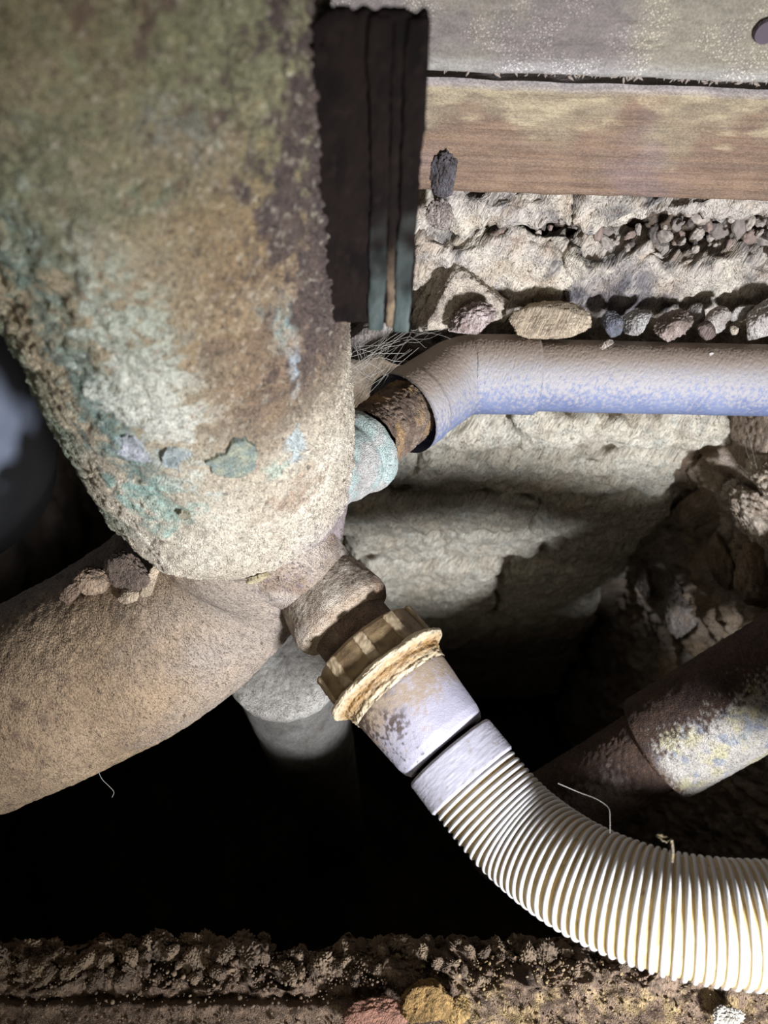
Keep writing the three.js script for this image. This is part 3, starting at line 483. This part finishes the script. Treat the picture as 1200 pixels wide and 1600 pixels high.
stone('rubble_stone', 'long flat oval stone with a dusty top behind the grey pipe', 858, 501, 0.412, [0.049, 0.017, 0.022], [0.1, 0.1, -0.03], 404, '#c8b79d', '#a8967e', { planes: 8, soft: 0.12 });
stone('rubble_stone', 'small dark blue-grey rounded stone right of the flat oval one', 957, 506, 0.416, [0.014, 0.015, 0.014], [0.2, 0.3, 0.4], 405, '#62646c', '#85868c', { soft: 0.13 });
stone('rubble_stone', 'small light grey rounded stone next to the dark blue-grey one', 995, 503, 0.415, [0.018, 0.014, 0.014], [0.2, 0.3, 0.1], 406, '#bcb8b2', '#8f8b87', { soft: 0.13, rough: 0.1 });
stone('rubble_stone', 'rough brownish stone in the middle of the small row', 1051, 507, 0.416, [0.026, 0.015, 0.016], [0.2, 0.6, -0.1], 407, '#b3a296', '#7d6d63', { rough: 0.14 });
stone('rubble_stone', 'grey pebble standing behind the rough brownish stone', 1090, 490, 0.424, [0.011, 0.013, 0.011], [0.6, 0.1, 0.3], 408, '#a39c96', '#827a73');
stone('rubble_stone', 'white angular stone near the right end of the row', 1122, 500, 0.416, [0.015, 0.016, 0.013], [0.1, 0.8, 0.4], 409, '#d4cdc4', '#a89c90');
stone('rubble_stone', 'small brown stone low between brownish and white stones', 1104, 517, 0.414, [0.011, 0.009, 0.01], [0.6, 0.1, 0.3], 410, '#80706a', '#655850');
stone('rubble_stone', 'thin slanted pale slab with a sharp upper corner', 1163, 488, 0.42, [0.017, 0.017, 0.006], [0.1, 0.1, 0.75], 412, '#cbc6bd', '#aaa398', { planes: 8 });
stone('rubble_stone', 'large speckled whitish stone cut by the picture edge', 1200, 502, 0.414, [0.028, 0.032, 0.02], [0.1, 0.5, 0.5], 413, '#cfc8bf', '#a49b92');
stone('rubble_stone', 'tiny cream pebble under the white angular stone', 1147, 516, 0.412, [0.006, 0.005, 0.005], [0, 0, 0], 414, '#d8cdb8', '#b8ab96', { soft: 0.14 });
stone('brick_fragment', 'dark charred brick fragment under the beam beside the channel', 695, 272, 0.352, [0.014, 0.026, 0.016], [0.1, 0.3, 0.05], 415, '#6e6a6e', '#4b4240', { rough: 0.12 });
stone('brick_fragment', 'pale broken lump below the charred brick fragment', 690, 335, 0.365, [0.014, 0.018, 0.012], [0.3, 0.1, 0.4], 416, '#b5a79d', '#8d8078', { rough: 0.14 });
stone('mortar_crumb', 'small pale mortar crumb stuck on top of the grey pipe', 948, 538, 0.407, [0.008, 0.005, 0.004], [0.2, 0.3, 0.5], 417, '#c9bcae', '#a3968a', { rough: 0.2, detail: 10 });
stone('mortar_crumb', 'tiny white crumb on the grey pipe towards its right end', 1111, 552, 0.406, [0.003, 0.003, 0.003], [0.2, 0.3, 0.5], 418, '#e0dbd2', '#c0bab2', { rough: 0.1, detail: 6 });
stone('rubble_stone', 'dusty grey stone in the corner under the channel behind the cobweb', 575, 530, 0.42, [0.03, 0.02, 0.02], [0.2, 0.4, 0.2], 419, '#b5aca4', '#8e847b');
stone('rubble_stone', 'dark brown stone in the corner between channel and elbow', 640, 548, 0.425, [0.03, 0.02, 0.02], [0.4, 0.1, 0.2], 420, '#5e5148', '#443a34');

// ---------------------------------------------------------------- compression coupling on the branch
{
  const t = thing('hose_coupling', 'plastic screw coupling with brown nut, joining trap and white hose', 'coupling', onAxis(0.4));
  const s = (px) => px * LEN;                          // distance along the axis from A
  const nutCol = (p) => { const n = fbm(p.x, p.y, p.z, 60, 4), m = fbm(p.x, p.y, p.z, 200, 3); let c = mix(C('#8d7856'), C('#6a573f'), 0.5 + n); return mix(c, C('#5c4a38'), sm(0.15, 0.55, m + n * 0.4) * 0.7); };
  const y0 = s(0.185), y1 = s(0.37);
  const nut = part('nut', local(turned(lathe([[0.0195, y0 + 0.0008], [0.0225, y0], [0.0248, y0 + 0.0006], [0.0262, y0 + 0.002], [0.0270, y0 + 0.006], [0.0275, y1], [0.024, y1 + 0.001]], 0.0005, 220, (p) => 0.0002 * fbm(p.x, p.y, p.z, 120, 3), nutCol), 0), t), mPlastic, t, 'brown-stained ribbed nut');
  for (let i = 0; i < 10; i++) {                       // grip ribs of the nut
    const g = block(600 + i, 0.0056, y1 - y0 - 0.002, 0.0026, { round: 0.35, rough: 0.0003, wob: 0.0003, step: 0.0006, f: 300, col: (p) => mix(C('#a8987c'), C('#7f6c50'), 0.5 + fbm(p.x + i, p.y, p.z, 200, 3)) });
    const a = i / 10 * Math.PI * 2 + 0.25; g.translate(0, (y0 + y1) / 2 + 0.0006, 0.0270).rotateY(a); part('grip_rib', local(turned(g, 0), t), mPlastic, nut);
  }
  const ring = part('sealing_collar', local(turned(lathe([[0.026, y1 - 0.0015], [0.0298, y1 - 0.001], [0.0312, y1 + 0.0002], [0.0313, y1 + 0.0016], [0.0300, y1 + 0.0026], [0.0268, y1 + 0.0036], [0.0256, y1 + 0.007], [0.0248, y1 + 0.011]], 0.00035, 300, (p, v, a) => 0.0008 * fbm(Math.cos(a) * 0.03, p.y * 5, Math.sin(a) * 0.03, 60, 3) + 0.0003 * fbm(p.x, p.y * 2, p.z, 420, 3), (p, v, a) => { const n = fbm(p.x, p.y * 4, p.z, 110, 4); let c = mix(C('#c4b698'), C('#8a6a3e'), sm(y1 + 0.001, y1 + 0.004, p.y) * sm(y1 + 0.012, y1 + 0.005, p.y) * 0.9 + n * 0.4); return mix(c, C('#4b3826'), sm(0.15, 0.5, fbm(p.x, p.y * 3, p.z + 3, 170, 3)) * sm(y1, y1 + 0.004, p.y) * 0.8); }), 0), t), mRubber, t, 'yellowed squeezed-out sealing collar');
  const e = s(0.812);
  part('socket', local(turned(lathe([[0.0246, y1 + 0.002], [0.0244, y1 + 0.012], [0.0222, e - 0.006], [0.0214, e - 0.0025], [0.0200, e - 0.0004], [0.017, e]], 0.0005, 260, (p) => 0.00012 * fbm(p.x, p.y, p.z, 60, 3), (p, v, a) => {
    const n = fbm(p.x, p.y, p.z, 60, 4), m = fbm(p.x, p.y, p.z, 320, 3), f = (p.y - y1) / (e - y1); let c = mix(C('#aeabb6'), C('#a19eaa'), 0.5 + n);
    c = mix(c, C('#957d55'), sm(0.75, 0.2, f + 0.35 * n + 0.25 * m) * 0.75); const side = sm(0.25, 0.95, Math.cos(a - grimeA) + 0.5 * n); return mix(c, C('#4a3b2c'), sm(-0.05, 0.4, m + 0.6 * n + (0.62 - f) * 1.2) * side * 0.92);
  }), 0), t), mPlastic, t, 'white socket with brown grime');
}
// ---------------------------------------------------------------- white corrugated hose
{
  const t = thing('corrugated_hose', 'white corrugated waste hose curving from the coupling to the right', 'hose', B.clone());
  part('cuff', local(turned(lathe([[0.019, 0.834 * LEN], [0.0216, 0.832 * LEN], [0.0223, 0.842 * LEN], [0.0223, 0.99 * LEN], [0.0216, LEN], [0.019, LEN]], 0.0004, 260, (p, v) => 0.00005 * N3(p.x * 60, p.y * 2600, p.z * 60) + 0.00004 * N3(p.x * 200, p.y * 1200, p.z * 200), (p) => mix(mix(C('#b3b1ba'), C('#a2a0a8'), 0.5 + fbm(p.x, p.y * 6, p.z, 120, 3)), C('#8d8272'), sm(0.35, 0.7, fbm(p.x, p.y, p.z, 130, 4)) * 0.6)), 0), t), mWhite, t, 'smooth scratched end cuff');
  const path = spline(onAxis(0.9), onAxis(1.0), at(808, 1299, 0.3215), at(906, 1371, 0.302), at(1025, 1420, 0.287), at(1125, 1439, 0.28), at(1200, 1444, 0.277), at(1320, 1448, 0.273), W(0.235, -0.33, -0.02), W(0.31, -0.332, -0.03));
  const L = path.getLength();
  part('hose_wall', local(tube(path, 90, 260, V(0, 1, 0), () => 0.0204, (p) => 0.0001 * fbm(p.x, p.y, p.z, 200, 2), (p) => mix(mix(C('#cdb888'), C('#b89c66'), 0.5 + fbm(p.x, p.y, p.z, 60, 4)), C('#6f5a36'), sm(0.35, 0.7, fbm(p.x, p.y, p.z, 260, 3)) * 0.7)), t), mWhite, t, 'yellowed wall in the grooves');
  const ribs = [0, 1, 2, 3, 4].map((k) => lathe([[0.0190, -0.0010], [0.0205, -0.00097], [0.0210, -0.00086], [0.02135, -0.0006], [0.0215, -0.0002], [0.0215, 0.0002], [0.02135, 0.0006], [0.0210, 0.00086], [0.0205, 0.00097], [0.0190, 0.0010]], 0.0006, 100, (p) => 0.00006 * fbm(p.x + k, p.y, p.z, 90, 2), (p) => { let c = mix(C('#cccccd'), C('#c4c1bb'), 0.5 + fbm(p.x + k, p.y, p.z, 50, 3)); c = mix(c, C('#cdb789'), sm(0.0212, 0.0204, Math.hypot(p.x, p.z)) * 0.85); return mix(c, C('#5d4a30'), sm(0.62, 0.8, fbm(p.x + k * 3, p.y, p.z, 190, 3)) * 0.8); }));
  const pitch = 0.00302, s0 = 0.1 * LEN + 0.0022;
  for (let i = 0; s0 + i * pitch < L - 0.001; i++) {
    const u = (s0 + i * pitch) / L, m = part('rib', ribs[i % 5], mWhite, t); m.position.copy(path.getPointAt(u)).sub(t.position); m.quaternion.setFromUnitVectors(V(0, 1, 0), path.getTangentAt(u));
    m.rotateY(i * 2.4);
  }
  // things lying on the hose
  const lf = thing('leaf_scrap', 'small curled brown leaf scrap standing on top of the hose', 'leaf', at(1047, 1340, 0.268)), lc = (p) => mix(C('#5e5030'), C('#3d3320'), 0.5 + fbm(p.x, p.y, p.z, 300, 2));
  part('leaf_stem', local(paint(new THREE.TubeGeometry(spline(at(1050, 1346, 0.268), at(1051, 1328, 0.266), at(1049, 1312, 0.266)), 20, 0.0006, 7), lc), lf), mRubber, lf);
  part('leaf_blade', local(paint(grid(24, 14, (u, v) => { const w = Math.sin(u * 3.1) * (0.9 + 0.2 * Math.sin(u * 23)); return { p: at(1050 - 25 * u, 1309 + 3 * Math.sin(u * 5) + (v - 0.5) * 11 * w, 0.266 + 0.002 * (v - 0.5) * u + 0.001 * Math.sin(v * 5)), c: [1, 1, 1], uv: [u, v] }; }), lc), lf), mRubber, lf);
  const fb = part('fibre', new THREE.TubeGeometry(spline(at(872, 1224, 0.30), at(905, 1238, 0.297), at(935, 1250, 0.292), at(951, 1263, 0.289), at(953, 1280, 0.286), at(953, 1302, 0.283)), 60, 0.00011, 6), mThread); tag(fb, 'thin bent pale fibre standing on the hose', 'fibre');
  const fc = part('fibre', new THREE.TubeGeometry(spline(at(150, 1196, 0.38), at(160, 1218, 0.385), at(170, 1228, 0.385), at(178, 1238, 0.385), at(175, 1246, 0.385)), 40, 0.0001, 6), mThread); tag(fc, 'curly fibre hanging under the left bend', 'fibre');
}

// ---------------------------------------------------------------- rusty pipe on the right
{
  const Q0 = at(1460, 915, 0.425), Q1 = at(1022, 1170, 0.49), Q2 = at(880, 1253, 0.52), Q3 = at(760, 1325, 0.55), t = thing('rusty_pipe', 'rusty iron pipe with worn silvery patch, descending from the right', 'pipe', Q1.clone());
  const rust = (p, tt, a, dir, k, sox) => { const n = fbm(p.x, p.y, p.z, 40, 4), m = fbm(p.x, p.y, p.z, 400, 3); let c = mix(C('#5c4639'), C('#473730'), 0.5 + n); c = mix(c, C('#7b5a3c'), sm(0.1, 0.5, m) * 0.5); return c; };
  const worn = (p, tt, a, dir, k) => {
    let c = rust(p, tt, a, dir); const m = fbm(p.x, p.y, p.z, 320, 4), n = fbm(p.x, p.y, p.z, 45, 3), side = dir.z * 0.8 - dir.y * 0.6 + 0.22;      // rubbed bare on the near side
    const bare = sm(-0.08, 0.16, side + 0.35 * m + 0.15 * n) * sm(0.99, 0.94, tt + 0.03 * m); let s = mix(C('#cfc8bc'), C('#d8cfa9'), sm(-0.1, 0.4, n)); s = mix(s, C('#8f9cb0'), sm(0.15, 0.5, fbm(p.x, p.y, p.z + 2, 70, 4)) * 0.7); s = mix(s, C('#e6e2da'), sm(0.2, 0.5, m) * 0.6);
    return mix(c, s, bare * 0.95);
  };
  const ref = V(0, 1, 0.2), h = (p) => 0.0005 * fbm(p.x, p.y, p.z, 150, 4) + 0.0004 * crumb(p.x, p.y, p.z, 500);
  part('pipe_socket', local(tube(line(Q0, Q1), 170, 330, ref, (v) => 0.0334 - 0.0050 * sm(0.985, 1, v), h, worn), t), mCrust, t, 'wider socket end, worn to bare metal');
  part('socket_rim', local(tube(line(Q1.clone().lerp(Q0, 0.03), Q1.clone().lerp(Q2, 0.03)), 200, 30, ref, (v) => 0.0331 - 0.0090 * sm(0.3, 1, v), (p) => 0.001 * billow(p.x, p.y, p.z, 200, 3), (p) => mix(C('#6b4f3a'), C('#8f6a45'), 0.5 + fbm(p.x, p.y, p.z, 120, 3))), t), mCrust, t);
  part('pipe_length', local(tube(line(Q1.clone().lerp(Q0, 0.1), Q3), 140, 170, ref, () => 0.0256, (p) => 0.0008 * billow(p.x, p.y, p.z, 160, 3) + 0.0006 * crumb(p.x, p.y, p.z, 350), (p, tt, a, dir) => { const m = fbm(p.x, p.y, p.z, 200, 4); return mix(rust(p, tt, a, dir), C('#a8988f'), sm(0.0, 0.5, dir.z + 0.5 * m - 0.1) * sm(0.2, 0.3, tt + 0.05 * m) * 0.85); }), t), mCrust, t);  // pale near side is a lit patch painted over the rust
}
// ---------------------------------------------------------------- pale upright pipe in the hole, white pipe at the left
{
  const q = at(446, 1030, 0.455), t = thing('upright_pipe', 'pale dusty upright pipe with a dust-covered top under the coupling', 'pipe', V(q.x, 0.02, q.z)), H = q.y - 0.02;
  const c = (p) => { const n = fbm(p.x, p.y, p.z, 30, 4); return mix(mix(C('#c2beb4'), C('#a19c92'), 0.5 + n), C('#6f665c'), sm(0.2, 0.6, fbm(p.x, p.y, p.z, 140, 3)) * 0.5); };
  part('shaft', lathe([[0.034, 0], [0.034, H - 0.005]], 0.008, 80, (p) => 0.0008 * fbm(p.x, p.y, p.z, 40, 3), (p) => sc(c(p), 0.5)), mDusty, t);  // top's colour halved: shade on the shaft is painted in
  part('dusty_top', lathe([[0.0338, H - 0.008], [0.0352, H - 0.006], [0.0352, H - 0.002], [0.0335, H + 0.0005], [0.024, H + 0.003], [0.012, H + 0.004], [0.0004, H + 0.0045]], 0.0008, 180, (p) => 0.0007 * fbm(p.x, p.y, p.z, 60, 3) + 0.0006 * crumb(p.x, p.y, p.z, 300), c), mDusty, t);
}
{
  const q = at(78, 745, 0.47), t = thing('ceramic_pipe', 'smooth pale glazed pipe end behind the trap in the shadow', 'pipe', V(q.x - 0.075, q.y, q.z - 0.01));
  const c = (p) => mix(C('#7d8594'), C('#6a717f'), 0.5 + fbm(p.x, p.y, p.z, 20, 3));
  part('pipe_wall', lathe([[0.0, -0.052], [0.03, -0.050], [0.052, -0.042], [0.066, -0.026], [0.073, -0.006], [0.075, 0.02], [0.077, 0.2]], 0.003, 120, null, c), mCeramic, t);
}
// ---------------------------------------------------------------- cobwebs, bits on the ledge
{
  const R = rng(123), strand = (a, b, sag, r = 0.00008) => new THREE.TubeGeometry(spline(a, a.clone().lerp(b, 0.35).add(V((R() - 0.5) * 0.004, -sag, (R() - 0.5) * 0.004)), a.clone().lerp(b, 0.7).add(V((R() - 0.5) * 0.003, -sag * 0.8, (R() - 0.5) * 0.003)), b), 10, r, 4);
  const web = []; const J = (px, py, d, s) => at(px + (R() - 0.5) * s, py + (R() - 0.5) * s, d);
  for (let i = 0; i < 24; i++) web.push(strand(J(548, 585, 0.372, 90), J(635, 535, 0.40, 60), 0.002 * R(), 0.00005 + 0.00005 * R()));
  for (let i = 0; i < 12; i++) web.push(strand(J(560, 560, 0.372, 50), J(590, 600, 0.40, 60), 0.003 * R(), 0.00005));
  for (let i = 0; i < 9; i++) web.push(strand(J(640, 525, 0.34, 20), J(690, 520, 0.40, 50), 0.002 * R(), 0.00005));
  for (let i = 0; i < 12; i++) web.push(strand(J(555, 650, 0.372, 40), J(605, 560, 0.40, 40), 0.002 * R(), 0.00005));
  tag(part('cobweb', mergeGeometries(web), mThread), 'white tangled cobweb strung between trap, channel and elbow', 'cobweb', null, 'stuff');
  const w2 = [strand(onR(1165, 663, -0.015), onR(1190, 755, -0.025), 0.001), strand(onR(1166, 682, -0.015), onR(1200, 680, -0.023), 0.001), strand(onR(1164, 684, -0.015), onR(1186, 757, -0.025), 0.001)];
  tag(part('cobweb', mergeGeometries(w2), mThread), 'few thin web threads on the right wall under the grey pipe', 'cobweb', null, 'stuff');
  const lg = (name, label, cat, px, py, y, size, rot, seed, hex, hex2, o = {}) => { const m = part(name, rock(seed, size, { detail: 20, rough: 0.12, col: (p) => mix(C(hex), C(hex2), 0.5 + fbm(p.x + seed, p.y, p.z, 150, 4)), ...o }), mSoil); m.position.copy(onY(px, py, y)); m.rotation.set(...rot); tag(m, label, cat); };
  lg('brick_fragment', 'pinkish broken brick piece in the soil at the near edge', 'brick', 588, 1592, -0.394, [0.029, 0.009, 0.016], [0.1, 0.1, 0], 501, '#b0806a', '#8f6a58');
  lg('clay_clod', 'yellowish brown clay clod beside the pinkish brick piece', 'soil clod', 668, 1568, -0.39, [0.025, 0.014, 0.018], [0.3, 0.4, 0.2], 502, '#a98752', '#7d6238');
  lg('clay_clod', 'small ochre clod to the right of the larger yellowish clod', 'soil clod', 715, 1583, -0.392, [0.015, 0.009, 0.012], [0.3, 0.9, 0.2], 503, '#b3925a', '#846a40');
  lg('mortar_crumb', 'bright white mortar lump on the soil below the hose', 'mortar', 1135, 1588, -0.389, [0.015, 0.006, 0.009], [0.1, 0.3, 0.1], 504, '#e2dccf', '#c2b9a8', { rough: 0.2 });
}
scene.traverse((o) => { if (o.isMesh) { o.castShadow = true; o.receiveShadow = true; } });
renderer.render(scene, camera);
